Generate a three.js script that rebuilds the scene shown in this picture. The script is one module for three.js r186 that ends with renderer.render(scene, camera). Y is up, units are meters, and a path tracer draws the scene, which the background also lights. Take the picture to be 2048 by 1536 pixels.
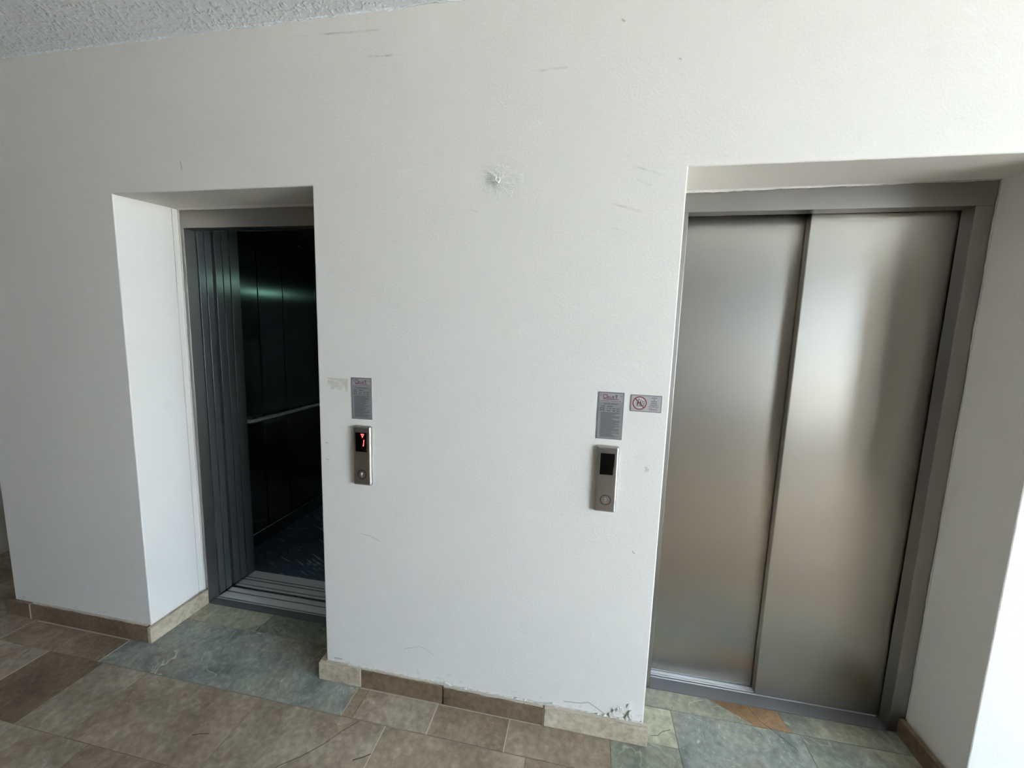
import * as THREE from 'three';
import { RoundedBoxGeometry } from 'three/addons/geometries/RoundedBoxGeometry.js';
import { mergeGeometries } from 'three/addons/utils/BufferGeometryUtils.js';
import { RectAreaLightUniformsLib } from 'three/addons/lights/RectAreaLightUniformsLib.js';

// ---------------------------------------------------------------- camera, sky, exposure
RectAreaLightUniformsLib.init();
const scene = new THREE.Scene();
const camera = new THREE.PerspectiveCamera(2 * Math.atan(768 / 792.51) * 180 / Math.PI, 2048 / 1536, 0.05, 60);
camera.rotation.order = 'YXZ';
camera.rotation.set(-0.12521, 0.18165, 0.03093);
camera.position.set(1.9985, 1.5329, 1.4135);
scene.add(camera);
const SKY = 7.0;                                                  // daylight outside
scene.background = new THREE.Color().setRGB(0.73, 0.90, 1.08);
scene.backgroundIntensity = SKY;
const renderer = new THREE.WebGLRenderer({ antialias: true });
renderer.toneMapping = THREE.LinearToneMapping;
renderer.toneMappingExposure = 3.9;
renderer.shadowMap.enabled = true;
// the sun stands behind the building: it reaches only the paving outside
const sun = new THREE.DirectionalLight(new THREE.Color().setRGB(1.0, 0.96, 0.90), 58); sun.position.set(-6, 14, -5); sun.target.position.set(9, 0, 3); sun.castShadow = true;
Object.assign(sun.shadow.camera, { left: -20, right: 20, top: 20, bottom: -20, near: 0.5, far: 60 }); sun.shadow.mapSize.set(2048, 2048); scene.add(sun, sun.target);

// ---------------------------------------------------------------- numbers and noise
function rng(seed) { let s = seed >>> 0; return () => { s = (s + 0x6D2B79F5) >>> 0; let t = Math.imul(s ^ (s >>> 15), 1 | s); t = (t + Math.imul(t ^ (t >>> 7), 61 | t)) ^ t; return ((t ^ (t >>> 14)) >>> 0) / 4294967296; }; }
const GX = new Float32Array(256), GY = new Float32Array(256);
{ const r = rng(11); for (let i = 0; i < 256; i++) { const a = r() * Math.PI * 2; GX[i] = Math.cos(a); GY[i] = Math.sin(a); } }
const PERM = new Uint8Array(512);
{ const r = rng(5), p = [...Array(256).keys()]; for (let i = 255; i > 0; i--) { const j = Math.floor(r() * (i + 1)); [p[i], p[j]] = [p[j], p[i]]; } for (let i = 0; i < 512; i++) PERM[i] = p[i & 255]; }
function pn(x, y, per, seed) {                                    // gradient noise that repeats after per cells
  const xi = Math.floor(x), yi = Math.floor(y), fx = x - xi, fy = y - yi;
  const x0 = ((xi % per) + per) % per, y0 = ((yi % per) + per) % per, x1 = (x0 + 1) % per, y1 = (y0 + 1) % per;
  const h = (a, b) => PERM[(PERM[(a + seed) & 255] + b + seed * 7) & 255];
  const a = h(x0, y0), b = h(x1, y0), c = h(x0, y1), d = h(x1, y1);
  const u = fx * fx * fx * (fx * (fx * 6 - 15) + 10), v = fy * fy * fy * (fy * (fy * 6 - 15) + 10);
  const n0 = GX[a] * fx + GY[a] * fy, n1 = GX[b] * (fx - 1) + GY[b] * fy, n2 = GX[c] * fx + GY[c] * (fy - 1), n3 = GX[d] * (fx - 1) + GY[d] * (fy - 1);
  return (n0 + (n1 - n0) * u + ((n2 + (n3 - n2) * u) - (n0 + (n1 - n0) * u)) * v) * 1.5;
}
function fbm(x, y, per, oct, seed) { let s = 0, a = 0.5, f = 1; for (let i = 0; i < oct; i++) { s += a * pn(x * f, y * f, per * f, seed + i * 13); a *= 0.5; f *= 2; } return s; }
const clamp = (x, a = 0, b = 1) => Math.min(b, Math.max(a, x));
const smooth = (a, b, x) => { const t = clamp((x - a) / (b - a)); return t * t * (3 - 2 * t); };

function dataTex(n, fn, srgb = true, m = n) {
  const d = new Uint8Array(n * m * 4);
  for (let j = 0; j < m; j++) for (let i = 0; i < n; i++) {
    const c = fn(i / n, j / m), k = (j * n + i) * 4;
    d[k] = clamp(c[0], 0, 255); d[k + 1] = clamp(c[1], 0, 255); d[k + 2] = clamp(c[2], 0, 255); d[k + 3] = 255;
  }
  const t = new THREE.DataTexture(d, n, m); t.wrapS = t.wrapT = THREE.RepeatWrapping; t.magFilter = THREE.LinearFilter; t.minFilter = THREE.LinearMipmapLinearFilter; t.generateMipmaps = true;
  if (srgb) t.colorSpace = THREE.SRGBColorSpace; t.needsUpdate = true; return t;
}
const mix3 = (a, b, t) => [a[0] + (b[0] - a[0]) * t, a[1] + (b[1] - a[1]) * t, a[2] + (b[2] - a[2]) * t];

// ---------------------------------------------------------------- textures of stone, plaster, vinyl (one metre across unless scaled)
function marble(seed, base, dark, light, vein, veinAmount, speck, tint) {
  return dataTex(1024, (u, v) => {
    const w1 = fbm(u * 4, v * 4, 4, 4, seed), w2 = fbm(u * 4 + 1.7, v * 4 + 9.2, 4, 4, seed + 50);
    const x = u + w1 * 0.12, y = v + w2 * 0.12;
    const big = fbm(x * 5, y * 5, 5, 5, seed + 20);
    const fine = fbm(u * 40, v * 40, 40, 3, seed + 70);
    let c = mix3(base, dark, smooth(0.02, 0.38, big)); c = mix3(c, light, smooth(0.05, 0.36, -big));
    if (tint) c = mix3(c, tint, 0.75 * smooth(0.0, 0.35, fbm(x * 3 + 2, y * 3 + 6, 3, 4, seed + 200)));
    const frag = fbm(x * 16 + 3, y * 16, 16, 3, seed + 31); c = mix3(c, light, 0.55 * smooth(0.22, 0.3, frag)); c = mix3(c, dark, 0.4 * smooth(0.24, 0.33, -frag));
    const r1 = Math.abs(fbm(x * 3 + y * 1.0, y * 3, 3, 4, seed + 90)), r2 = Math.abs(fbm(x * 7, y * 7 + 2, 7, 3, seed + 110));
    c = mix3(c, vein, veinAmount * (1 - smooth(0.0, 0.012, r1)) * smooth(-0.05, 0.2, big));
    c = mix3(c, vein, 0.8 * veinAmount * (1 - smooth(0.0, 0.014, r2)) * smooth(0.05, 0.25, frag + 0.12));
    const r3 = Math.abs(fbm(x * 4 + 5, y * 4 + 1, 4, 4, seed + 140)); c = mix3(c, dark, 0.6 * (1 - smooth(0.0, 0.007, r3)));
    const s = fbm(u * 90, v * 90, 90, 2, seed + 160); c = mix3(c, vein, speck * smooth(0.3, 0.42, s));
    const g = 1 + fine * 0.2 + w1 * 0.1;
    return [c[0] * g, c[1] * g, c[2] * g];
  });
}
const brownTex = [
  marble(1, [158, 141, 120], [141, 124, 104], [169, 153, 133], [196, 182, 160], 0.5, 0.35),
  marble(2, [149, 131, 110], [130, 112, 92], [161, 144, 123], [192, 176, 152], 0.4, 0.4),
  marble(3, [164, 149, 129], [149, 133, 113], [175, 161, 142], [204, 192, 172], 0.35, 0.3)];
const greenTex = [
  marble(4, [150, 154, 146], [118, 126, 121], [166, 168, 154], [216, 217, 208], 0.95, 0.5, [150, 138, 120]),
  marble(6, [144, 145, 130], [120, 124, 112], [164, 161, 140], [204, 205, 190], 0.5, 0.3)];
const paleTex = marble(8, [172, 170, 146], [142, 146, 126], [187, 184, 160], [212, 208, 188], 0.4, 0.25);
const beigeTex = marble(9, [186, 172, 148], [164, 148, 124], [202, 190, 170], [220, 212, 194], 0.35, 0.2);
const vinylTex = dataTex(1024, (u, v) => {                           // two metres across
  const w = fbm(u * 4, v * 4, 4, 3, 7) * 2.2, k = fbm(u * 14, v * 14, 14, 3, 33);
  const n = pn(u * 9, v * 120 + u * 46 + w, 120, 3), m = pn(u * 16 + 3, v * 200 + u * 78 + w, 200, 61);
  const s = smooth(0.30, 0.55, n) * smooth(-0.06, 0.2, k) * 0.8 + smooth(0.34, 0.6, m) * 0.55 * smooth(-0.1, 0.15, -k);
  return mix3([82, 96, 116], [204, 213, 222], clamp(s));
});
const peel = dataTex(1024, (u, v) => { const h = 128 + 150 * fbm(u * 60, v * 60, 60, 3, 17) + 40 * pn(u * 200, v * 200, 200, 44); return [h, h, h]; }, false);
const stucco = dataTex(1024, (u, v) => {
  const a = fbm(u * 34, v * 34, 34, 3, 27), b = fbm(u * 70 + a, v * 70, 70, 2, 63); const h = 90 + 210 * smooth(-0.1, 0.45, a + 0.45 * b) + 40 * b; return [h, h, h];
}, false);
// front wall paint: x from -0.9 to 3.7, y from 0 to 2.7
const WX0 = -0.9, WW = 4.6, WH = 2.7;
const wallCanvas = document.createElement('canvas'); wallCanvas.width = 2048; wallCanvas.height = 1202;
{
  const g = wallCanvas.getContext('2d'), S = 2048 / WW, X = (x) => (x - WX0) * S, Y = (y) => 1202 - y * S, r = rng(77);
  g.fillStyle = 'rgb(227,222,214)'; g.fillRect(0, 0, 2048, 1202);
  const line = (pts, w, col) => { g.strokeStyle = col; g.lineWidth = w; g.lineCap = 'round'; g.beginPath(); pts.forEach(([x, y], i) => i ? g.lineTo(X(x), Y(y)) : g.moveTo(X(x), Y(y))); g.stroke(); };
  const smear = (x0, y0, x1, y1, wid, a, n = 26) => { for (let i = 0; i < n; i++) { const t = r(), o = (r() - 0.5) * wid, l = 0.05 + r() * 0.25; const f = (q) => [x0 + (x1 - x0) * q, y0 + (y1 - y0) * q + o]; line([f(t), f(Math.min(1, t + l))], 0.8, `rgba(140,138,132,${a * 0.36 * (0.4 + r() * 0.8)})`); } };
  // rubbed grey patches with their own grain
  for (let i = 0; i < 260; i++) { const x = WX0 + r() * WW, y = r() * WH; g.fillStyle = r() < 0.5 ? 'rgba(206,200,192,0.10)' : 'rgba(236,236,235,0.14)'; g.beginPath(); g.ellipse(X(x), Y(y), 2 + r() * 14, 2 + r() * 9, r() * 3, 0, 7); g.fill(); }
  smear(0.98, 2.582, 1.23, 2.575, 0.006, 0.55); smear(0.86, 2.585, 0.95, 2.583, 0.004, 0.3, 10); smear(1.17, 2.494, 1.28, 2.489, 0.005, 0.5); smear(1.25, 2.49, 1.36, 2.486, 0.004, 0.2, 8); smear(1.18, 2.566, 1.25, 2.563, 0.004, 0.3, 8);
  line([[0.355, 2.18], [0.361, 2.15]], 1.6, 'rgba(130,128,124,0.5)');
  smear(2.117, 2.088, 2.206, 2.056, 0.006, 0.3); smear(2.124, 2.05, 2.18, 2.024, 0.010, 0.3); smear(2.054, 1.974, 2.154, 1.944, 0.008, 0.4); smear(2.03, 1.905, 2.10, 1.885, 0.005, 0.22, 10);
  smear(1.56, 1.968, 1.6, 1.955, 0.006, 0.3, 10); smear(1.77, 2.397, 1.89, 2.401, 0.006, 0.35);
  line([[2.055, 2.524], [2.062, 2.519]], 2.4, 'rgba(130,126,120,0.5)'); line([[2.235, 2.397], [2.24, 2.394]], 2, 'rgba(130,126,120,0.4)');
  line([[1.128, 0.694], [1.16, 0.69], [1.185, 0.682], [1.208, 0.671]], 0.8, 'rgba(140,136,130,0.6)');
  line([[0.972, 1.07], [0.982, 1.068]], 1.2, 'rgba(120,114,106,0.6)'); line([[0.972, 1.0], [0.985, 0.998]], 1.2, 'rgba(120,114,106,0.5)');
  line([[2.203, 0.764], [2.207, 0.757], [2.211, 0.757]], 1.2, 'rgba(140,136,130,0.8)');
  for (let i = 0; i < 14; i++) { g.fillStyle = 'rgba(170,164,154,0.35)'; g.beginPath(); g.ellipse(X(2.231 + (r() - 0.5) * 0.014), Y(1.073 + (r() - 0.5) * 0.02), 1.2, 1.2, 0, 0, 7); g.fill(); }
  line([[1.31, 0.205], [1.345, 0.216], [1.38, 0.229], [1.41, 0.222], [1.445, 0.2]], 0.8, 'rgba(165,160,154,0.7)');
  line([[0.985, 0.1], [1.02, 0.1]], 2.5, 'rgba(160,150,138,0.7)');
  // glue left by a torn-off sticker
  g.fillStyle = 'rgba(196,189,172,0.75)'; g.beginPath();
  [[0.988, 1.338], [1.077, 1.337], [1.077, 1.288], [1.066, 1.287], [1.064, 1.305], [1.052, 1.291], [1.03, 1.291], [1.022, 1.302], [1.012, 1.29], [1.0, 1.292], [1.004, 1.306], [0.99, 1.305]].forEach(([x, y], i) => i ? g.lineTo(X(x), Y(y)) : g.moveTo(X(x), Y(y))); g.fill();
  for (let i = 0; i < 40; i++) { g.fillStyle = `rgba(222,217,206,${0.2 + r() * 0.4})`; g.beginPath(); g.ellipse(X(0.99 + r() * 0.085), Y(1.292 + r() * 0.043), 1 + r() * 4, 1 + r() * 2, 0, 0, 7); g.fill(); }
  // scuffs and stains just above the skirting
  for (let i = 0; i < 170; i++) { const x = WX0 + r() * 3.25, y = 0.075 + Math.abs(r() + r() - 1) * 0.05; g.fillStyle = `rgba(${170 + r() * 30},${158 + r() * 28},${138 + r() * 26},${0.1 + r() * 0.2})`; g.beginPath(); g.ellipse(X(x), Y(y), 1 + r() * 5, 0.6 + r() * 1.8, (r() - 0.5) * 0.5, 0, 7); g.fill(); }
  line([[1.985, 0.105], [2.05, 0.112], [2.08, 0.122], [2.12, 0.1], [2.16, 0.073]], 1.1, 'rgba(140,132,120,0.9)');
  line([[2.2, 0.11], [2.23, 0.09], [2.25, 0.07]], 1.2, 'rgba(150,142,130,0.9)');
}
const wallTex = new THREE.CanvasTexture(wallCanvas); wallTex.colorSpace = THREE.SRGBColorSpace; wallTex.anisotropy = 8;

// ---------------------------------------------------------------- materials
const std = (o) => new THREE.MeshStandardMaterial(o), phy = (o) => new THREE.MeshPhysicalMaterial(o);
const rep = (t, a, b) => { const c = t.clone(); c.repeat.set(a, b); c.needsUpdate = true; return c; };
const M = {
  frontWall: std({ map: wallTex, roughness: 0.75, bumpMap: rep(peel, WW / 0.5, WH / 0.5), bumpScale: 0.0004 }),
  wall: std({ color: 0xe3ded6, roughness: 0.8, bumpMap: rep(peel, 2, 2), bumpScale: 0.0004 }),
  plaster: std({ color: 0xe0dcd4, roughness: 0.85, bumpMap: rep(peel, 5, 5), bumpScale: 0.002 }),
  dirtyPlaster: std({ color: 0xcfc4b0, roughness: 0.95, bumpMap: rep(peel, 7, 7), bumpScale: 0.003 }),
  ceiling: std({ color: 0xe6e9ea, roughness: 0.9, bumpMap: stucco, bumpScale: 0.0042 }),
  wood: std({ color: 0x5b4634, roughness: 0.55 }),
  concrete: std({ color: 0x6f6d69, roughness: 0.95 }),
  brown: brownTex.map((t) => std({ map: t, roughness: 0.5, bumpMap: rep(peel, 1, 1), bumpScale: 0.0004 })),
  green: greenTex.map((t) => std({ map: t, roughness: 0.38 })),
  pale: std({ map: paleTex, roughness: 0.4 }),
  beige: std({ map: beigeTex, roughness: 0.5 }),
  orange: std({ map: brownTex[1], color: 0xffe4c4, roughness: 0.45 }),
  darkStone: std({ map: brownTex[1], color: 0xd0c8be, roughness: 0.5 }),
  grout: std({ color: 0x8d8374, roughness: 0.95 }),
  crack: std({ color: 0x4f463a, roughness: 0.9 }),
  redStreak: std({ color: 0x6e3a30, roughness: 0.8 }),
  lightGrout: std({ color: 0xc9beab, roughness: 0.95 }),
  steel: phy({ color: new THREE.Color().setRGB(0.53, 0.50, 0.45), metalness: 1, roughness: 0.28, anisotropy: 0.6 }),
  frameSteel: phy({ color: new THREE.Color().setRGB(0.36, 0.345, 0.32), metalness: 1, roughness: 0.42, anisotropy: 0.5 }),
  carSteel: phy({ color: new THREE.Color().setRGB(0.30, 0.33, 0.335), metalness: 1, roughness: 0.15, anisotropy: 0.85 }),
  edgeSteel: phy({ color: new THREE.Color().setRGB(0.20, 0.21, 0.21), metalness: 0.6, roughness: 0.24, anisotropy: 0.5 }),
  satin: std({ color: 0xdfe4e6, metalness: 0.45, roughness: 0.3 }),
  chrome: std({ color: 0xd8dcdf, metalness: 1, roughness: 0.12 }),
  sill: phy({ color: new THREE.Color().setRGB(0.80, 0.815, 0.83), metalness: 0.15, roughness: 0.45 }),
  sillBand: std({ color: new THREE.Color().setRGB(0.20, 0.205, 0.215), metalness: 0.4, roughness: 0.45 }),
  nearBlack: std({ color: 0x101112, roughness: 0.9 }),  // near-black: shade in the door gaps, also car ceiling, shell and button ring
  channel: std({ color: 0x9a9b9c, metalness: 0.3, roughness: 0.5 }),
  vinyl: std({ map: rep(vinylTex, 0.5, 0.5), roughness: 0.45 }),
  housing: phy({ color: new THREE.Color().setRGB(0.46, 0.44, 0.41), metalness: 1, roughness: 0.38 }),
  black: phy({ color: 0x030303, roughness: 0.35, specularIntensity: 0.35 }),
  mark: std({ color: 0xe4e1dc, roughness: 0.5 }),
  red: std({ color: 0x300404, emissive: new THREE.Color().setRGB(1.0, 0.06, 0.06), emissiveIntensity: 1.3 }),
  white: std({ color: 0xe9e6e0, roughness: 0.6 }),
  alu: std({ color: 0xc4c6c8, metalness: 0.6, roughness: 0.4 }),
  glass: phy({ color: 0xffffff, transmission: 1, thickness: 0, roughness: 0, ior: 1.5 }),
  pavement: std({ color: 0xbdbbb6, roughness: 0.95 }),
  lens: std({ color: 0xbfe8d8, emissive: new THREE.Color().setRGB(0.55, 1.0, 0.80), emissiveIntensity: 1.6 }),
};

// ---------------------------------------------------------------- helpers
function uvBox(g, k = 1, ou = 0, ov = 0) {                          // uv in metres along the surface
  if (g.index) g = g.toNonIndexed();
  const p = g.attributes.position, uv = new Float32Array(p.count * 2), a = new THREE.Vector3(), b = new THREE.Vector3(), c = new THREE.Vector3(), n = new THREE.Vector3();
  for (let i = 0; i < p.count; i += 3) {
    a.fromBufferAttribute(p, i); b.fromBufferAttribute(p, i + 1); c.fromBufferAttribute(p, i + 2);
    n.copy(b).sub(a).cross(c.clone().sub(a));
    const ax = Math.abs(n.x), ay = Math.abs(n.y), az = Math.abs(n.z);
    [a, b, c].forEach((q, j) => {
      const [u, v] = ay >= ax && ay >= az ? [q.x, -q.z] : ax >= az ? [n.x > 0 ? -q.z : q.z, q.y] : [q.x, q.y];
      uv[(i + j) * 2] = u * k + ou; uv[(i + j) * 2 + 1] = v * k + ov;
    });
  }
  g.setAttribute('uv', new THREE.BufferAttribute(uv, 2)); return g;
}
function box(x0, x1, y0, y1, z0, z1, r = 0, k = 1, ou = 0, ov = 0) {
  const w = x1 - x0, h = y1 - y0, d = z1 - z0;
  const g = r > 0 ? new RoundedBoxGeometry(w, h, d, 1, Math.min(r, w / 2.2, h / 2.2, d / 2.2)) : new THREE.BoxGeometry(w, h, d);
  g.translate((x0 + x1) / 2, (y0 + y1) / 2, (z0 + z1) / 2); return uvBox(g, k, ou, ov);
}
const taken = {};
function unique(name) { const n = taken[name] = (taken[name] ?? -1) + 1; return n ? `${name}_${String(n).padStart(3, '0')}` : name; }
function mesh(name, geo, mat, parent) {
  const m = new THREE.Mesh(geo, mat); m.name = parent === scene ? unique(name) : name; m.castShadow = m.receiveShadow = true; parent.add(m); return m;
}
function thing(name, label, category, x = 0, y = 0, z = 0, extra = {}) {
  const g = new THREE.Group(); g.name = unique(name); g.position.set(x, y, z); g.userData = { label, category, ...extra }; scene.add(g); return g;
}
const struct = (name, label, category) => thing(name, label, category, 0, 0, 0, { kind: 'structure' });
function extrude(pts, depth, opt = {}) { const s = new THREE.Shape(pts.map(([x, y]) => new THREE.Vector2(x, y))); return new THREE.ExtrudeGeometry(s, { depth, bevelEnabled: false, curveSegments: 6, ...opt }); }
function wavy(x0, x1, step, f) { const o = []; for (let x = x0; x < x1 - 1e-6; x += step) o.push([x, f(x)]); o.push([x1, f(x1)]); return o; }

const CEIL = 2.64, XR = 7.0, ZB = 7.0, XL = -1.7, XF = -5, WEND = -0.867;

// ---------------------------------------------------------------- front wall with the two openings
{
  const W = struct('wall_front', 'white painted plaster wall with two recessed elevator openings', 'wall');
  const b = 0.004;
  const pts = [[WEND, -0.02], [0, -0.02], [0, 2.067], [0.947, 2.067], [0.947, -0.02], [2.287, -0.02], [2.287, 2.077], [3.314, 2.077], [3.314, -0.02], [XR, -0.02], [XR, CEIL], [WEND, CEIL]];
  let g = extrude(pts, 0.25 - 2 * b, { bevelEnabled: true, bevelThickness: b, bevelSize: b, bevelOffset: -b, bevelSegments: 2 });
  g.translate(0, 0, -0.25 + b);
  const p = g.attributes.position;
  for (let i = 0; i < p.count; i++) {                               // the reveals are not square: the back edge lies higher, and deeper on one side
    const x = p.getX(i), y = p.getY(i), z = p.getZ(i);
    if (z < -0.125) {
      if (x > -0.02 && x < 0.97 && y > 2.05 && y < 2.09) p.setY(i, y + 0.019);
      if (x > 2.27 && x < 3.33 && y > 2.05 && y < 2.1) p.setY(i, y + 0.010 + (x > 2.8 ? 0.006 : 0));
      if (Math.abs(x - 3.314) < 0.01 && y < 2.2) p.setX(i, x + 0.008);
      if (Math.abs(x) < 0.01 && y < 2.2) p.setX(i, x - 0.005);
    }
  }
  g.computeVertexNormals(); g = uvBox(g);
  const uv = g.attributes.uv, q = g.attributes.position, nn = g.attributes.normal;
  for (let i = 0; i < q.count; i++) {
    const side = Math.abs(nn.getX(i)) > 0.7, flat = Math.abs(nn.getY(i)) > 0.7;
    if (side) uv.setXY(i, (0.3 - q.getZ(i) * 1.0 + 0.9) / WW, (q.getY(i) * 0.8 + 0.25) / WH);
    else if (flat) uv.setXY(i, (q.getX(i) - WX0) / WW, (1.7 + q.getZ(i)) / WH);
    else uv.setXY(i, (q.getX(i) - WX0) / WW, q.getY(i) / WH);
  }
  mesh('wall_body', g, M.frontWall, W);
  // the recess of the open elevator is a little deeper
  const ln = extrude([[-0.005, -0.02], [-0.005, 2.086], [0.947, 2.086], [0.947, -0.02], [1.06, -0.02], [1.06, 2.2], [-0.11, 2.2], [-0.11, -0.02]], 0.0305); ln.translate(0, 0, -0.2808); mesh('deep_reveal', uvBox(ln), M.wall, W);
  const r = rng(3);
  // uneven paint edge where the plaster meets the elevator frames
  const edge = (x0, x1, f, z) => { const lo = wavy(x0, x1, 0.012, f); const up = [[x1, 2.13], [x0, 2.13]]; const e = extrude([...lo, ...up], 0.004); e.translate(0, 0, z); mesh('plaster_edge', uvBox(e), M.plaster, W); };
  edge(0.0, 0.944, (x) => 2.084 + 0.0025 * pn(x * 9, 3, 64, 4) + 0.0015 * pn(x * 40, 1, 256, 4), -0.2805);
  edge(2.30, 3.318, (x) => 2.0775 + 0.0125 * clamp((x - 2.34) / 0.97) ** 0.8 + 0.003 * pn(x * 7, 5, 64, 8) + 0.0018 * pn(x * 45, 2, 256, 8), -0.2495);
  const side = (y0, y1, xf, xo, z) => { const l = wavy(y0, y1, 0.015, xf).map(([y, x]) => [x, y]); const e = extrude(xo > 1 ? [...l, [xo, y1], [xo, y0]] : [[xo, y0], ...l, [xo, y1]], 0.004); e.translate(0, 0, z); mesh('plaster_edge', uvBox(e), M.plaster, W); };
  side(0.07, 2.09, (y) => 0.0015 + 0.003 * pn(y * 5, 2, 64, 21) + 0.0012 * pn(y * 30, 2, 256, 21), -0.02, -0.2805);
  side(0.07, 2.09, (y) => 3.319 + 0.004 * pn(y * 4, 7, 64, 31) + 0.0015 * pn(y * 34, 2, 256, 31), 3.34, -0.2495);
  // crumbly plaster line on top of the skirting
  const ridge = (x0, x1, y, amp, seed) => {
    const rr = rng(seed), gs = [];
    for (let x = x0; x < x1; x += 0.006 + rr() * 0.01) { const s = new THREE.IcosahedronGeometry(1, 1); s.scale(0.006 + rr() * 0.008, 0.002 + rr() * amp, 0.002 + rr() * 0.0025); s.rotateZ((rr() - 0.5) * 0.6); s.translate(x, y + (rr() - 0.5) * 0.004, 0.0005 + rr() * 0.003); gs.push(uvBox(s)); }
    mesh('plaster_ridge', mergeGeometries(gs), M.plaster, W).userData.kind = 'stuff';
  };
  ridge(1.12, 1.5, 0.082, 0.003, 41); ridge(1.49, 1.9, 0.077, 0.005, 42); ridge(1.91, 2.285, 0.08, 0.004, 43); ridge(-0.72, -0.02, 0.081, 0.0004, 44);
  // flakes that have come loose by the corner
  for (let i = 0; i < 9; i++) {
    const n = 6, fl = []; for (let k = 0; k < n; k++) { const a = k / n * 6.283, R = 0.004 + r() * 0.008; fl.push([Math.cos(a) * R * 0.6, Math.sin(a) * R * 1.5]); }
    const e = extrude(fl, 0.0016); e.rotateX(-0.1 - r() * 0.25); e.rotateZ((r() - 0.5) * 0.7); e.translate(2.16 + r() * 0.115, 0.088 + r() * 0.05, 0.0015 + r() * 0.003); mesh('plaster_flake', uvBox(e), M.plaster, W);
  }
  for (const [x, y, a, l] of [[1.075, 0.083, -0.1, 0.03], [1.495, 0.078, 0.3, 0.022], [1.93, 0.084, 0.9, 0.02], [1.505, 0.083, -0.6, 0.018]]) {
    const e = extrude([[-l, -0.004], [l, -0.003], [l * 0.7, 0.004], [-l * 0.6, 0.005]], 0.006); e.rotateZ(a * 0.4); e.translate(x, y, 0.001); mesh('plaster_flake', uvBox(e), M.plaster, W);
  }
  // filled patch of plaster round the ceiling-height hook: a low uneven mound with pressed ridges
  {
    const g2 = new THREE.PlaneGeometry(0.22, 0.17, 88, 68), P = g2.attributes.position;
    for (let i = 0; i < P.count; i++) {
      const x = P.getX(i), y = P.getY(i), d = Math.hypot(x / 0.09, y / 0.07), a = Math.atan2(y, x), rough = pn(x * 60 + 9, y * 60 + 9, 64, 51), ray = pn(a * 4, Math.hypot(x, y) * 20 + 3, 256, 58);
      const h = (0.0011 * (1 - smooth(0.5, 1.05, d + 0.3 * pn(a * 1.5 + 10, 3, 256, 71))) * (0.7 + 1.1 * rough + 1.0 * ray) + 0.003 * Math.exp(-d * d * 14));
      P.setZ(i, d > 1.08 ? -0.001 : h - 0.0004);
    }
    g2.computeVertexNormals(); g2.translate(1.675, 2.053, 0); mesh('plaster_patch', uvBox(g2), M.plaster, W);
  }
}
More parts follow.
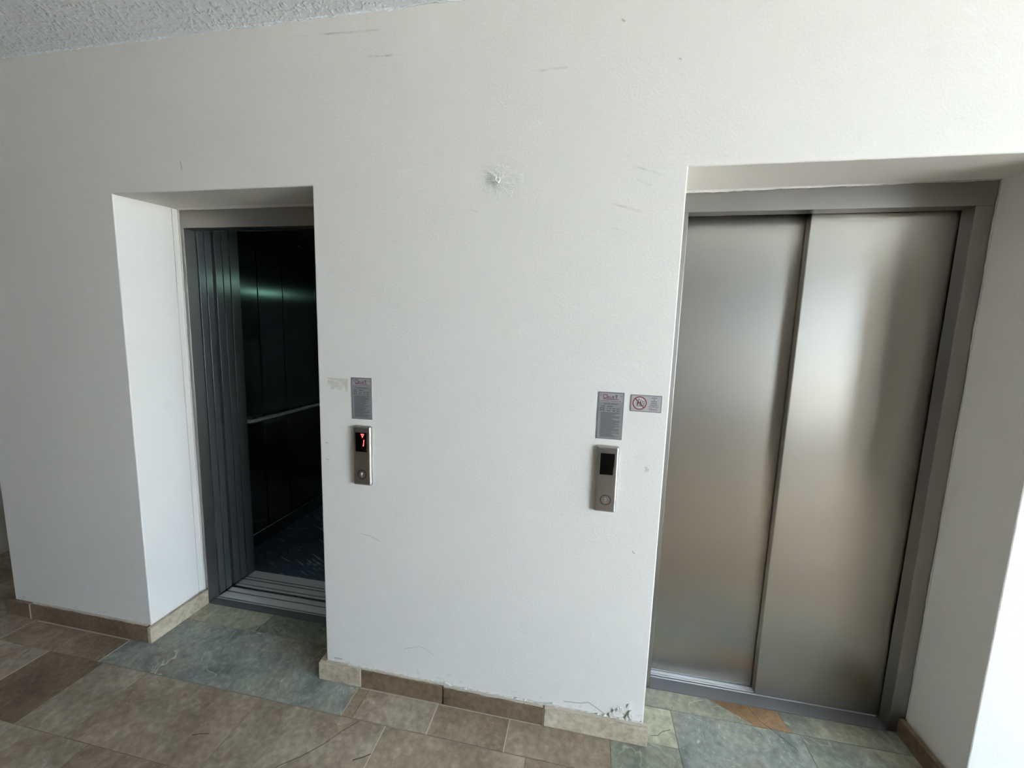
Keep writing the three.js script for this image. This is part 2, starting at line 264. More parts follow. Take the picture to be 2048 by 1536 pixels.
// ---------------------------------------------------------------- ceiling, other walls, shaft, outside
{
  const C = struct('ceiling', 'white ceiling with rough stucco finish', 'ceiling');
  mesh('ceiling_slab', box(XF - 0.2, XR + 0.2, CEIL, CEIL + 0.15, -2.7, ZB + 0.2), M.ceiling, C);
  const lo = wavy(WEND, XR, 0.009, (x) => CEIL - 0.006 + 0.006 * pn(x * 6 + 20, 4, 256, 61) + 0.005 * pn(x * 32 + 40, 8, 256, 67));
  const e = extrude([...lo, [XR, CEIL + 0.001], [WEND, CEIL + 0.001]], 0.0025); mesh('stucco_edge', uvBox(e), M.ceiling, C);
  const wl = struct('wall_left_added', 'dark brown wall far down the hall, unseen, added to darken the left side', 'wall');
  mesh('wall_body', box(XF - 0.2, XF, -0.02, CEIL, -0.06, ZB + 0.2), M.wood, wl);  // out of view; dark brown so less light bounces onto the left wall
  const wk = struct('wall_corridor_left', 'plain wall of the dim corridor beyond the wall end', 'wall');
  mesh('wall_body', box(XF - 0.2, XL, -0.02, CEIL, -2.7, -0.06), M.wall, wk);
  const wb = struct('wall_back', 'plain white wall opposite the elevators, unseen, added to shape falloff and reflections', 'wall');
  mesh('wall_body', box(XF, XR + 0.2, -0.02, CEIL, ZB, ZB + 0.2), M.wall, wb);  // out of view, added for the light falloff and what the steel mirrors
  const dw = struct('door_1', 'row of four dark brown door leaves, unseen, added to cut bounced light on the left', 'door');
  for (let i = 0; i < 4; i++) { const d = mesh('door_leaf', box(-3.2 + i * 0.95, -2.27 + i * 0.95, 0.004, 2.3, ZB - 0.05, ZB - 0.001, 0.004), M.wood, dw); mesh('door_handle', box(-3.12 + i * 0.95, -3.09 + i * 0.95, 0.95, 1.1, ZB - 0.09, ZB - 0.05, 0.008), M.alu, d); }  // dark leaves behind the camera, added to weaken bounce on the left
  const wc = struct('wall_corridor_right', 'white side wall of the corridor beside the shaft', 'wall');
  mesh('wall_body', box(WEND, WEND + 0.15, -0.02, CEIL, -2.7, -0.2505), M.wall, wc);
  const wp = struct('wall_added_partition', 'white partition wall, unseen, added to hold light back from the left', 'wall');
  mesh('wall_body', box(5.3, 5.48, -0.001, CEIL - 0.001, 3.0, ZB), M.wall, wp);  // unseen light blocker, added to steepen the falloff towards the left
  const we = struct('wall_corridor_end', 'end wall of the corridor, unseen, added to keep sky light out', 'wall');
  mesh('wall_body', box(XL, WEND + 0.15, -0.02, CEIL, -2.9, -2.7), M.wall, we);  // unseen, closes the corridor so no sky light leaks in
  const ws = struct('wall_shaft', 'bare concrete walls of the elevator shaft', 'wall');
  mesh('wall_body', mergeGeometries([box(WEND + 0.15, 4.2, -0.5, CEIL, -2.7, -2.5), box(4.0, 4.2, -0.5, CEIL, -2.5, -0.255), box(1.62, 1.72, -0.5, CEIL, -2.5, -0.29)]), M.concrete, ws);
  // right wall with the window that lights the hall
  const wr = struct('wall_right', 'white wall with a wide window', 'wall');
  const z0 = 1.2, z1 = 4.2, y0 = 0.08, y1 = 2.5, D = 0.2;
  mesh('wall_body', mergeGeometries([box(XR, XR + D, -0.02, CEIL, -0.25, z0), box(XR, XR + D, -0.02, CEIL, z1, ZB), box(XR, XR + D, -0.02, y0, z0, z1), box(XR, XR + D, y1, CEIL, z0, z1)]), M.wall, wr);
  const wi = struct('window_1', 'wide window with aluminium frame in three bays', 'window');
  const f = 0.05, xa = XR + 0.08, xb = XR + 0.13;
  mesh('window_frame', mergeGeometries([box(xa, xb, y0, y0 + f, z0, z1), box(xa, xb, y1 - f, y1, z0, z1), box(xa, xb, y0 + f, y1 - f, z0, z0 + f), box(xa, xb, y0 + f, y1 - f, z1 - f, z1)]), M.alu, wi);
  const n = 3, w = (z1 - z0 - 2 * f) / n;
  for (let i = 0; i < n; i++) {
    const a = z0 + f + i * w, b = a + w;
    if (i) mesh('mullion', box(xa, xb, y0 + f, y1 - f, a - 0.02, a + 0.02), M.alu, wi);
    const pane = new THREE.PlaneGeometry(w - (i ? 0.04 : 0.02), y1 - y0 - 2 * f); pane.rotateY(-Math.PI / 2); pane.translate(XR + 0.105, (y0 + y1) / 2, (a + b) / 2); mesh('pane', pane, M.glass, wi);
  }
  const out = struct('ground', 'grey paving outside the window', 'ground');
  mesh('paving', box(XR + 0.2, XR + 22, -0.35, -0.2, -14, 18), M.pavement, out);
}
// ---------------------------------------------------------------- floor
{
  const F = struct('floor', 'marble floor of brown tiles with green slabs at the elevator thresholds', 'floor');
  mesh('screed', mergeGeometries([box(XF - 0.2, XR + 0.2, -0.06, -0.0025, -0.25, ZB + 0.2), box(XF - 0.2, WEND + 0.1, -0.06, -0.0025, -2.7, -0.25), box(-0.05, 0.95, -0.06, -0.0025, -0.281, -0.25)]), M.grout, F);
  mesh('shaft_pit', mergeGeometries([box(WEND - 0.1, 4.2, -0.5, -0.4, -2.7, -0.2), box(WEND + 0.15, 4.2, -0.4, -0.0605, -0.245, -0.2), box(WEND - 0.1, WEND + 0.05, -0.4, -0.0605, -2.7, -0.2)]), M.concrete, F);
  const r = rng(19);
  const tile = (x0, x1, z0, z1, mat, name = 'tile', gap = 0.0009) => mesh(name, box(x0 + gap, x1 - gap, -0.012, (r() - 0.5) * 0.0006, z0 + gap, z1 - gap, 0.0012, 1, r(), r()), mat, F);
  const B = () => M.brown[Math.floor(r() * 3)];
  // thresholds of the left elevator
  tile(-0.105, 1.112, -0.157, 0.149, M.green[0], 'slab'); tile(0.0, 0.43, -0.281, -0.157, M.pale, 'slab', 0.0012); tile(0.43, 0.945, -0.281, -0.157, M.green[1], 'slab', 0.0012);
  // thresholds of the right elevator
  const poly = (pts, mat) => { const e = extrude(pts.map(([x, zz]) => [x, -zz]), 0.012); e.rotateX(-Math.PI / 2); e.translate(0, -0.0121, 0); mesh('slab', uvBox(e, 1, r(), r()), mat, F); };
  poly([[2.289, -0.1604], [2.744, -0.1604], [2.70, -0.19], [2.588, -0.2495], [2.289, -0.2495]], M.green[1]); poly([[2.7446, -0.1604], [2.884, -0.1604], [2.868, -0.205], [2.862, -0.2495], [2.5888, -0.2495], [2.7006, -0.19]], M.orange); poly([[2.8848, -0.1604], [3.311, -0.1604], [3.311, -0.2495], [2.8628, -0.2495], [2.8688, -0.205]], M.green[1]);
  tile(2.288, 2.422, -0.16, 0.0, M.pale, 'slab'); tile(2.422, 2.908, -0.16, 0.32, M.green[0], 'slab'); tile(2.908, 3.62, -0.16, 0.32, M.green[1], 'slab'); tile(2.166, 2.422, 0.0, 0.149, M.green[1], 'slab');
  // rows by the wall
  tile(1.112, 1.161, 0.0, 0.149, M.brown[1]); tile(1.161, 1.473, 0.0, 0.149, M.brown[2]); tile(1.473, 1.776, 0.0, 0.149, M.brown[1]); tile(1.776, 2.166, 0.0, 0.149, M.brown[0]);
  tile(-0.705, -0.105, 0.0, 0.152, M.brown[1]); tile(-1.3, -0.705, 0.0, 0.152, M.brown[0]); tile(XL, -1.3, 0.0, 0.152, M.brown[1]);
  const row1 = [XL, -0.99, -0.388, -0.075, 0.17, 0.753, 1.307, 1.86, 2.422]; const rowM = [0, 2, 1, 2, 0, 2, 0, 1];
  for (let i = 0; i + 1 < row1.length; i++) tile(row1[i], row1[i + 1], 0.151, 0.440, i === 2 ? M.darkStone : M.brown[rowM[i]]);
  tile(2.422, 2.908, 0.32, 0.44, M.brown[1]); tile(2.908, 3.62, 0.32, 0.44, M.brown[0]);
  for (let x = 3.62; x < XR; x += 0.46) { tile(x, Math.min(x + 0.46, XR), 0.0, 0.44, B()); }
  for (let x = XF; x < XL - 0.01; x += 0.66) { tile(x, x + 0.66, -0.06, 0.44, B()); }
  let z = 0.44, k = 0;
  while (z < ZB - 0.05) {
    const far = z > 1.2, z1 = Math.min(z + (far ? 0.76 : 0.40), ZB), off = [0.19, -0.09, 0.33][k++ % 3], w = far ? 1.06 : 0.6; let x = XF;
    let nx = XF + 0.3 + off; while (x < XR - 0.02) { tile(x, Math.min(nx, XR), z, z1, B()); x = Math.min(nx, XR); nx += w; if (XR - nx < 0.2 && nx < XR) nx = XR; }
    z = z1;
  }
  for (let zz = 0.0, i = 0; zz > -2.4; zz -= 0.4, i++) { tile(XL, -1.28, zz - 0.4, zz, B()); tile(-1.28, WEND, zz - 0.4, zz, B()); }
  // hairline cracks and streaks in the stone
  const crack = (pts, w, mat) => { const gs = []; for (let i = 0; i + 1 < pts.length; i++) { const [a, b] = pts[i], [c, d] = pts[i + 1], l = Math.hypot(c - a, d - b), q = new THREE.BoxGeometry(l + w, 0.0006, w); q.rotateY(-Math.atan2(d - b, c - a)); q.translate((a + c) / 2, 0.0004, (b + d) / 2); gs.push(uvBox(q)); } mesh('crack', mergeGeometries(gs), mat, F); };
  crack([[1.195, 0.156], [1.152, 0.208], [1.118, 0.262], [1.066, 0.318], [1.012, 0.36], [0.96, 0.43]], 0.0016, M.crack);
  crack([[2.327, -0.031], [2.352, -0.036], [2.372, -0.056], [2.405, -0.071]], 0.0014, M.crack); crack([[2.504, -0.199], [2.512, -0.214], [2.53, -0.222], [2.552, -0.233], [2.571, -0.238]], 0.0028, M.lightGrout);
  crack([[0.62, 0.335], [0.645, 0.325], [0.675, 0.318]], 0.0022, M.redStreak); crack([[1.255, 0.29], [1.29, 0.27], [1.305, 0.258]], 0.003, M.crack); crack([[0.43, -0.162], [0.428, -0.19]], 0.004, M.crack);
  crack([[2.75, -0.245], [2.765, -0.215], [2.775, -0.185], [2.80, -0.165], [2.83, -0.13], [2.87, -0.09]], 0.0014, M.crack);
  // pale grout showing in some joints
  const G = (x0, x1, z0, z1) => mesh('grout', box(x0, x1, -0.004, 0.0006, z0, z1), M.lightGrout, F);
  const Z = (x, a, b, w = 0.0022) => G(x - w, x + w, a, b), X = (zz, a, b, w = 0.0022) => G(a, b, zz - w, zz + w);
  Z(-0.705, 0.02, 0.152); Z(-0.105, 0.02, 0.15, 0.0016); Z(-0.388, 0.153, 0.438, 0.0016); X(0.0205, -0.69, -0.11, 0.003);
  Z(1.112, 0.02, 0.149, 0.0014); Z(1.473, 0.02, 0.149, 0.0026); Z(1.776, 0.02, 0.149, 0.002); Z(1.307, 0.152, 0.438, 0.0016); X(0.0205, 1.12, 1.9, 0.0016);
}
// ---------------------------------------------------------------- skirting of stone pieces
{
  const piece = (S, x0, x1, h, z0, z1, mat, u = 0) => mesh('skirting_stone', box(x0, x1, 0.0008, h, z0, z1, 0.002, 1, u, u * 0.7), mat, S);
  const L = struct('baseboard_left', 'brown stone skirting along the wall left of the open elevator', 'skirting');
  piece(L, -0.905, -0.742, 0.081, 0.0005, 0.0185, M.darkStone, 0.2); piece(L, -0.738, 0.0, 0.081, 0.0005, 0.0185, M.darkStone, 0.5); piece(L, 0.0, 0.0185, 0.083, -0.279, 0.0185, M.beige, 0.1);
  mesh('grout', box(-0.743, -0.737, 0.001, 0.08, 0.001, 0.0192), M.lightGrout, L);
  const P = struct('baseboard_middle', 'beige and brown stone skirting along the wall between the elevators', 'skirting');
  piece(P, 0.919, 1.116, 0.081, 0.0005, 0.0185, M.beige, 0.3); piece(P, 0.919, 0.9465, 0.081, -0.249, 0.0, M.beige, 0.6);
  piece(P, 1.121, 1.488, 0.080, 0.0005, 0.0165, M.darkStone, 0.8); piece(P, 1.494, 1.908, 0.074, 0.0005, 0.0195, M.darkStone, 0.15); piece(P, 1.912, 2.303, 0.078, 0.0005, 0.0205, M.beige, 0.9);
  mesh('grout', box(1.115, 1.1195, 0.002, 0.082, 0.001, 0.0192), M.lightGrout, P); mesh('grout', box(1.908, 1.912, 0.002, 0.074, 0.001, 0.019), M.grout, P);
  // rough mortar left on top of the stones
  const fillet = (S, x0, x1, y, w, seed) => { const e = extrude([...wavy(x0, x1, 0.008, (x) => -w - 0.003 * pn(x * 14, 3, 256, seed) - 0.0015 * pn(x * 60, 5, 512, seed)), [x1, -0.0006], [x0, -0.0006]], 0.0032); e.rotateX(-Math.PI / 2); e.translate(0, y + 0.0002, 0); mesh('mortar', uvBox(e), M.dirtyPlaster, S); };
  fillet(P, 1.123, 1.486, 0.080, 0.0115, 5); fillet(P, 1.496, 1.906, 0.074, 0.0135, 9); fillet(P, 1.914, 2.30, 0.078, 0.0145, 13); fillet(P, 0.95, 1.112, 0.081, 0.011, 17); fillet(L, -0.73, -0.01, 0.081, 0.011, 21);
  const R = struct('baseboard_right', 'stone skirting on the side of the closed elevator recess', 'skirting');
  piece(R, 3.2925, 3.3125, 0.072, -0.246, 0.0185, M.darkStone, 0.4); piece(R, 3.3125, XR, 0.078, 0.0005, 0.0185, M.beige, 0.7);
}

// ---------------------------------------------------------------- elevators
function sillSlats(parent, x0, x1, list, y = 0.0025) { for (const [a, b, mat, name] of list) mesh(name ?? 'sill_strip', box(x0, x1, -0.0005, y, b, a, 0.0008), mat ?? M.sill, parent); }
// open one
{
  const T = thing('elevator_door', 'open steel elevator landing door with its panels slid aside', 'elevator door');
  const zf = -0.281;
  mesh('lintel', box(-0.04, 1.0, 2.0, 2.13, -0.342, zf, 0.002), M.frameSteel, T);
  mesh('jamb', box(-0.04, 0.018, 0.002, 2.0, -0.342, zf, 0.002), M.frameSteel, T); mesh('jamb', box(0.905, 1.0, 0.002, 2.0, -0.342, zf, 0.002), M.frameSteel, T);
  mesh('door_panel', box(-0.46, 0.0195, 0.012, 2.05, -0.3835, -0.348, 0.0012), M.edgeSteel, T); mesh('door_panel', box(-0.46, 0.0195, 0.012, 2.05, -0.4245, -0.3895, 0.0012), M.edgeSteel, T); mesh('gap_shade', box(-0.2, -0.01, 0.012, 2.05, -0.4415, -0.4255), M.nearBlack, T); mesh('gap_shade', box(-0.2, 0.005, 0.012, 2.05, -0.3478, -0.3425), M.nearBlack, T); mesh('gap_shade', box(-0.2, 0.005, 0.012, 2.05, -0.3893, -0.3838), M.nearBlack, T);  // near-black boxes between the panels stand in for the shade of the gaps
  const S = mesh('sill', box(-0.46, 1.0, -0.11, -0.07, -0.426, zf - 0.001), M.channel, T);
  sillSlats(S, 0.018, 0.905, [[zf, -0.326, M.sillBand, 'sill_band'], [-0.3262, -0.3325], [-0.3415, -0.3855], [-0.3945, -0.4255]]);
  mesh('door_header', box(-0.5, 1.0, 2.052, 2.25, -0.426, -0.345), M.frameSteel, T);

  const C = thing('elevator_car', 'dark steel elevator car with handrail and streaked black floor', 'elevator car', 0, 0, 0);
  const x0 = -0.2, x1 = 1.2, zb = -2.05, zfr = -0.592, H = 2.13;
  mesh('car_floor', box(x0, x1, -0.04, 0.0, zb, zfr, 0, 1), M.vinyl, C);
  mesh('car_ceiling', box(x0 - 0.05, x1 + 0.05, H, H + 0.05, zb - 0.05, zfr), M.nearBlack, C);
  mesh('car_shell', mergeGeometries([box(x0 - 0.06, x0 - 0.022, 0, H, zb, zfr), box(x1 + 0.022, x1 + 0.06, 0, H, zb, zfr), box(x0 - 0.06, x1 + 0.06, 0, H, zb - 0.06, zb - 0.022)]), M.nearBlack, C);
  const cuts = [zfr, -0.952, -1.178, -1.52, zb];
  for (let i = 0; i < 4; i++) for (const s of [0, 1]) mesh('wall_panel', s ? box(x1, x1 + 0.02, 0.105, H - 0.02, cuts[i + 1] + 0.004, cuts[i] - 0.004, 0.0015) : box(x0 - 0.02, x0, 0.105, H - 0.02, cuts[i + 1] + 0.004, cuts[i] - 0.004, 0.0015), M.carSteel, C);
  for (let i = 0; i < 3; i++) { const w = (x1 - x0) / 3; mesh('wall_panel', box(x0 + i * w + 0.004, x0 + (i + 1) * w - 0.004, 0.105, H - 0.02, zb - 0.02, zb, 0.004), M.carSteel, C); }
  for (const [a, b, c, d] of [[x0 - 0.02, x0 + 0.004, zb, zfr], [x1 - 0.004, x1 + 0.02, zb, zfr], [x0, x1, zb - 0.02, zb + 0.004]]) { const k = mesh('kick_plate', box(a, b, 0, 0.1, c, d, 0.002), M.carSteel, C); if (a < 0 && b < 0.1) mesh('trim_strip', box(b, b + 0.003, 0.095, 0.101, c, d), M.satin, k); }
  // handrail on the side wall
  const rx = x0 + 0.045, ry = 0.905, path = new THREE.CatmullRomCurve3([[x0, ry, -0.795], [x0 + 0.022, ry, -0.797], [rx - 0.006, ry, -0.805], [rx, ry, -0.83], [rx, ry, -1.1], [rx, ry, -1.5], [rx, ry, -1.92], [rx - 0.006, ry, -1.945], [x0 + 0.022, ry, -1.955], [x0, ry, -1.957]].map((p) => new THREE.Vector3(...p)), false, 'centripetal');
  const rail = mesh('handrail', uvBox(new THREE.TubeGeometry(path, 120, 0.013, 12)), M.satin, C);
  for (const z of [-0.9, -1.35, -1.85]) mesh('bracket', uvBox(new THREE.CylinderGeometry(0.008, 0.011, 0.045, 12).rotateZ(Math.PI / 2).translate(x0 + 0.0225, 0.902, z)), M.chrome, rail);
  // front of the car: return panels, header, its own door panels and sill
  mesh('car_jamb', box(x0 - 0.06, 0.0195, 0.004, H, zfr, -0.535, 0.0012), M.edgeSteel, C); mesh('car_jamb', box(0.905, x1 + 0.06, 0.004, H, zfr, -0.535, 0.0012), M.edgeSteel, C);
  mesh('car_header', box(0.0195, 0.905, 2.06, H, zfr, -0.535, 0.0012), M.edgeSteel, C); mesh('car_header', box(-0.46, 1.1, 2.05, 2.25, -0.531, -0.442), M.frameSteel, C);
  mesh('car_door_panel', box(-0.46, 0.0195, 0.012, 2.045, -0.4835, -0.4425, 0.0012), M.edgeSteel, C); mesh('car_door_panel', box(-0.46, 0.0195, 0.012, 2.045, -0.529, -0.4895, 0.0012), M.edgeSteel, C); mesh('car_gap_shade', box(-0.2, 0.005, 0.012, 2.045, -0.4893, -0.4837), M.nearBlack, C); mesh('car_gap_shade', box(-0.2, 0.005, 0.012, 2.045, -0.5348, -0.5292), M.nearBlack, C);  // dark fillers in the car door gaps, painted in place of shade
  const CS = mesh('car_sill', box(-0.2, 1.0, -0.11, -0.07, zfr, -0.444), M.channel, C);
  sillSlats(CS, 0.0195, 0.905, [[-0.4445, -0.459], [-0.468, -0.5035], [-0.5125, -0.5255], [-0.5345, -0.592]]);
  // small greenish light fitting on the far side wall
  const E = mesh('light_fitting', box(x1 - 0.02, x1, 1.86, 1.95, -1.78, -1.42, 0.004), M.housing, C);
  mesh('light_lens', box(x1 - 0.026, x1 - 0.02, 1.882, 1.928, -1.765, -1.435, 0.002), M.lens, E);
  const al = new THREE.RectAreaLight(new THREE.Color().setRGB(0.55, 1.0, 0.80), 0.5, 0.33, 0.046); al.position.set(x1 - 0.03, 1.905, -1.6); al.lookAt(x1 - 1, 1.905, -1.6); C.add(al);
}
// closed one
{
  const T = thing('elevator_door', 'closed brushed steel elevator door of two overlapping panels', 'elevator door');
  const zf = -0.251;
  mesh('lintel', box(2.29, 3.36, 2.0105, 2.14, -0.305, zf, 0.002), M.frameSteel, T);
  mesh('jamb', box(2.29, 2.353, 0.003, 2.0105, -0.305, zf, 0.002), M.frameSteel, T); mesh('jamb', box(3.266, 3.36, 0.003, 2.0105, -0.305, zf, 0.002), M.frameSteel, T);
  mesh('door_panel', box(2.30, 2.825, 0.008, 2.06, -0.388, -0.353, 0.003), M.steel, T);
  mesh('door_panel', box(2.80, 3.32, 0.008, 2.06, -0.347, -0.312, 0.003), M.steel, T);
  const S = mesh('sill', box(2.29, 3.36, -0.11, -0.07, -0.44, zf - 0.001), M.channel, T);
  sillSlats(S, 2.353, 3.266, [[zf, -0.3115, M.sillBand, 'sill_band'], [-0.312, -0.319], [-0.326, -0.333], [-0.337, -0.3525], [-0.358, -0.372], [-0.378, -0.42]]);
  mesh('door_header', box(2.29, 3.36, 2.065, 2.25, -0.43, -0.306), M.frameSteel, T);
}

// ---------------------------------------------------------------- call panels, plates, sign, hook
function roundRect(w, h, r) { const s = new THREE.Shape(), x = -w / 2, y = -h / 2; s.moveTo(x + r, y); s.lineTo(x + w - r, y); s.quadraticCurveTo(x + w, y, x + w, y + r); s.lineTo(x + w, y + h - r); s.quadraticCurveTo(x + w, y + h, x + w - r, y + h); s.lineTo(x + r, y + h); s.quadraticCurveTo(x, y + h, x, y + h - r); s.lineTo(x, y + r); s.quadraticCurveTo(x, y, x + r, y); return s; }
function callPanel(label, x, y, lit) {
  const T = thing('call_panel', label, 'call panel', x, y, 0);
  const body = new THREE.ExtrudeGeometry(roundRect(0.079, 0.245, 0.010), { depth: 0.004, bevelEnabled: true, bevelThickness: 0.011, bevelSize: 0.010, bevelOffset: -0.010, bevelSegments: 5, curveSegments: 6 });
  body.translate(0, 0, 0.0); mesh('housing', uvBox(body), M.housing, T).geometry.translate(0, 0, 0);
  const zt = 0.0152;
  const scr = lit ? [[-0.0235, -0.039], [0.0235, -0.039], [0.0235, 0.039], [-0.0235, 0.039]] : [[-0.0235, -0.039], [0.0215, -0.039], [0.0222, -0.022], [0.0240, -0.008], [0.0250, 0.006], [0.0250, 0.039], [-0.0235, 0.039]];
  const sg = extrude(scr, 0.0008); sg.translate(-0.001, 0.0575, zt); const D = mesh('display', uvBox(sg), M.black, T);
  if (lit) {
    const tri = new THREE.Shape([[-0.0075, 0.0085], [0.0075, 0.0085], [0, -0.0085]].map(([a, b]) => new THREE.Vector2(a, b))); tri.holes.push(new THREE.Path([[-0.0028, 0.0052], [0, -0.0015], [0.0028, 0.0052]].map(([a, b]) => new THREE.Vector2(a, b))));
    const tg = new THREE.ExtrudeGeometry(tri, { depth: 0.0006, bevelEnabled: false }); tg.translate(0.006, 0.0835, zt + 0.0008); mesh('display_arrow', uvBox(tg), M.red, D);
    for (const [a, b] of [[0.0565, 0.0685], [0.0425, 0.0555]]) { const s = extrude([[-0.0018, a], [0.0018, a + 0.001], [0.0028, b], [-0.0006, b]], 0.0006); s.translate(0.0105 + (a - 0.05) * 0.1, 0, zt + 0.0008); mesh('display_digit_segment', uvBox(s), M.red, D); }
    const s = extrude([[0.004, 0.0405], [0.0085, 0.0405], [0.0085, 0.0425], [0.004, 0.0425]], 0.0006); s.translate(0.002, 0.0015, zt + 0.0008); mesh('display_digit_segment', uvBox(s), M.red, D);
  } else { const c = extrude([[0.0235, -0.035], [0.0255, -0.035], [0.026, -0.012], [0.0248, -0.02]], 0.0008); c.translate(-0.001, 0.0575, zt); mesh('chipped_edge', uvBox(c), M.chrome, D); }
  const bg = new THREE.CylinderGeometry(0.0165, 0.0165, 0.002, 32); bg.rotateX(Math.PI / 2); bg.translate(0.001, -0.075, zt + 0.0006); const B = mesh('button', uvBox(bg), M.housing, T);
  const ring = new THREE.TorusGeometry(0.0177, 0.0011, 8, 40); ring.translate(0.001, -0.075, zt + 0.0006); mesh('button_ring', uvBox(ring), M.nearBlack, B);
  for (const s of [1, -1]) { const a = extrude([[-0.0056, 0], [0.0056, 0], [0, 0.0066 * s]], 0.0006); a.translate(0.001, -0.0725 + s * 0.0014, zt + 0.0018); mesh('button_arrow', uvBox(a), M.mark, B); }
  for (const s of [-1, 0, 1]) { const d = new THREE.SphereGeometry(0.0012, 8, 6); d.scale(1, 1, 0.5); d.translate(0.001 + s * 0.004, -0.0845 + Math.abs(s) * 0.0012, zt + 0.0018); mesh('braille_dot', uvBox(d), M.mark, B); }
  return T;
}
callPanel('steel call panel with red lit arrow and digit 1, beside the open elevator', 1.1405, 1.031, true);
callPanel('steel call panel with blank black display and chipped edge, beside the closed elevator', 2.0935, 1.029, false);

function logo(g, x, y, w, h) {                                       // boxed O, red R, dark LIFT with a bar under it
  const u = w / 6.2; g.lineWidth = h * 0.13;
  g.strokeStyle = '#7c1823'; g.strokeRect(x + u * 0.1, y + h * 0.08, u * 1.35, h * 0.84); g.strokeStyle = '#241d2b'; g.beginPath(); g.moveTo(x, y + h * 0.08); g.lineTo(x + u * 1.5, y + h * 0.08); g.stroke();
  g.textBaseline = 'alphabetic'; g.textAlign = 'left'; const T = (s, X, size, col) => { g.fillStyle = col; g.font = `bold ${size}px sans-serif`; g.fillText(s, X, y + h); };
  T('R', x + u * 1.6, h * 0.86, '#7c1823'); T('L', x + u * 2.55, h * 0.86, '#3a2030'); T('I', x + u * 3.35, h * 0.86, '#241d2b'); T('F', x + u * 3.85, h * 0.86, '#241d2b'); T('T', x + u * 4.65, h * 1.22, '#241d2b');
  g.fillStyle = '#5a1b26'; g.fillRect(x, y + h * 1.14, w * 0.97, h * 0.14);
}
function greek(g, x, y, w, h, r, col) {                              // print too fine to read: broken strokes
  g.fillStyle = col; let p = x; while (p < x + w) { const l = h * (0.6 + r() * 2.6); g.fillRect(p, y, Math.min(l, x + w - p), h); p += l + h * (0.25 + r() * 0.4); }
}
function platePrint(seed) {
  const c = document.createElement('canvas'); c.width = 512; c.height = 960; const g = c.getContext('2d'), r = rng(seed);
  g.fillStyle = '#929090'; g.fillRect(0, 0, 512, 960); g.strokeStyle = '#7d7b7b'; g.lineWidth = 16; g.strokeRect(8, 8, 496, 944);
  g.fillStyle = '#aaa2a5'; g.fillRect(28, 26, 456, 170);
  logo(g, 100, 48, 310, 78); g.strokeStyle = '#5b4650'; g.lineWidth = 4; g.strokeRect(48, 50, 22, 36); g.beginPath(); g.ellipse(450, 72, 26, 10, 0, 0, 7); g.stroke();
  greek(g, 50, 172, 410, 12, r, '#6d5a61');
  g.fillStyle = '#3d3236'; g.font = 'bold 33px sans-serif'; g.textAlign = 'center'; g.textBaseline = 'alphabetic'; g.fillText('İŞLETME TALİMATI', 260, 250);
  for (const [x, y, w] of [[70, 282, 70], [190, 282, 110], [46, 322, 100], [180, 326, 24], [232, 326, 46], [300, 326, 56], [380, 326, 70], [46, 362, 100], [186, 366, 64], [300, 368, 56], [380, 368, 56]]) greek(g, x, y, w, 15, r, '#45413f');
  for (let y = 410, k = 0; y < 915; y += 15, k++) { const ind = k % 3 ? 76 : 60, w = [395, 388, 300, 370, 250, 380][Math.floor(r() * 6)]; greek(g, ind, y, w - ind + 60, 9, r, 'rgba(62,60,60,0.72)'); if (k % 3 === 0) { g.fillStyle = '#c4c4c4'; g.fillRect(34, y, 20, 8); } }
  const t = new THREE.CanvasTexture(c); t.colorSpace = THREE.SRGBColorSpace; t.anisotropy = 8; return t;
}
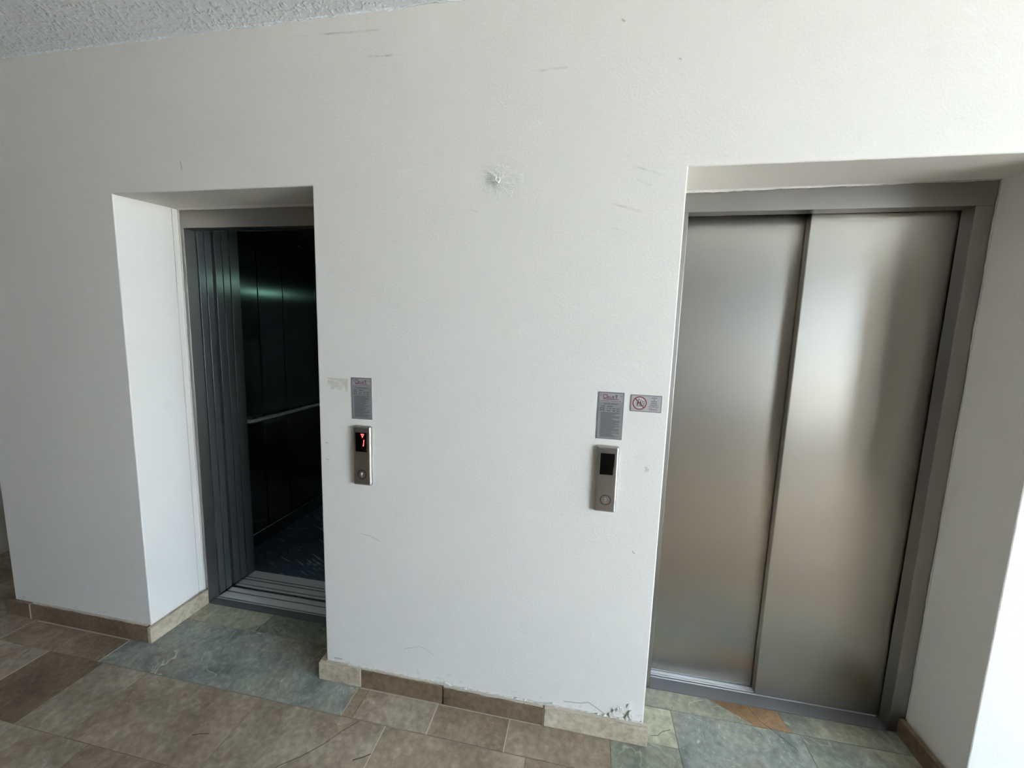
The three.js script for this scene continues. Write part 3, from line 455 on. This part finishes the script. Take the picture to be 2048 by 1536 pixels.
function signPrint() {
  const c = document.createElement('canvas'); c.width = 1024; c.height = 580; const g = c.getContext('2d');
  g.fillStyle = '#b9b4b3'; g.fillRect(0, 0, 1024, 580); g.strokeStyle = '#8d8a88'; g.lineWidth = 34; g.strokeRect(17, 17, 990, 546); g.strokeStyle = '#d8d4d3'; g.lineWidth = 5; g.strokeRect(40, 40, 944, 500);
  const cx = 300, cy = 285; g.fillStyle = '#c3bfbd'; g.beginPath(); g.arc(cx, cy, 215, 0, 7); g.fill();
  g.strokeStyle = '#4a4846'; g.lineWidth = 12; g.strokeRect(190, 190, 190, 200); g.fillStyle = '#dcdcdc'; g.fillRect(206, 200, 20, 180);
  g.fillStyle = '#2c2a2a'; g.beginPath(); g.moveTo(270, 130); g.lineTo(292, 176); g.lineTo(248, 176); g.fill();
  for (const x of [240, 325]) { g.beginPath(); g.arc(x, 240, 20, 0, 7); g.fill(); g.fillRect(x - 24, 262, 48, 60); g.fillRect(x - 20, 320, 16, 66); g.fillRect(x + 4, 320, 16, 66); }
  g.lineWidth = 14; g.strokeStyle = '#3a3836'; for (const y of [225, 285, 345]) { g.beginPath(); g.moveTo(405, y + 20); g.quadraticCurveTo(420, y - 20, 450, y - 6); g.quadraticCurveTo(430, y + 8, 465, y + 18); g.stroke(); }
  g.strokeStyle = '#8a2a2c'; g.lineWidth = 34; g.beginPath(); g.arc(cx, cy, 215, 0, 7); g.stroke(); g.beginPath(); g.moveTo(cx - 150, cy - 150); g.lineTo(cx + 150, cy + 150); g.stroke();
  g.fillStyle = '#26201f'; g.textAlign = 'center'; g.textBaseline = 'alphabetic'; g.font = 'bold 48px sans-serif';
  ['YANGIN', 'VE', 'DEPREM', 'ANINDA', 'ASANSÖRÜ'].forEach((s, i) => g.fillText(s, 765, 104 + i * 60)); g.font = 'bold 42px sans-serif'; g.fillText('KULLANMAYINIZ', 765, 402);
  logo(g, 625, 428, 300, 62);
  const t = new THREE.CanvasTexture(c); t.colorSpace = THREE.SRGBColorSpace; t.anisotropy = 8; return t;
}
function plate(name, label, category, w, h, x, y, tilt, tex) {
  const T = thing(name, label, category, x, y, 0); T.rotation.z = tilt;
  mesh('plate_backing', box(-w / 2, w / 2, -h / 2, h / 2, 0.0002, 0.0012, 0.0003), M.alu, T);
  const p = new THREE.PlaneGeometry(w - 0.0008, h - 0.0008); p.translate(0, 0, 0.0014); mesh('printed_face', p, std({ map: tex, metalness: 0.25, roughness: 0.45 }), T);
}
plate('instruction_plate', 'grey metal instruction plate above the call panel with the red display', 'plate', 0.0885, 0.1665, 1.1372, 1.262, 0.008, platePrint(101));
plate('instruction_plate', 'grey metal instruction plate above the call panel with the blank display', 'plate', 0.0895, 0.169, 2.0935, 1.2582, 0.0, platePrint(202));
plate('warning_sign', 'small warning sign with red circle crossing out an elevator in fire', 'sign', 0.1045, 0.0595, 2.2115, 1.309, -0.006, signPrint());
{
  const T = thing('wall_hook', 'small white painted eye hook screwed into the plaster', 'hook', 1.6685, 2.0585, 0);
  const t = new THREE.TorusGeometry(0.0075, 0.0024, 8, 24, 5.6); t.rotateZ(1.9); t.rotateY(0.5); t.translate(0, 0, 0.011); mesh('eye', uvBox(t), M.white, T);
  const s = new THREE.CylinderGeometry(0.0024, 0.0028, 0.014, 10); s.rotateX(Math.PI / 2); s.translate(0.001, -0.0078, 0.005); mesh('shank', uvBox(s), M.white, T);
}

renderer.render(scene, camera);
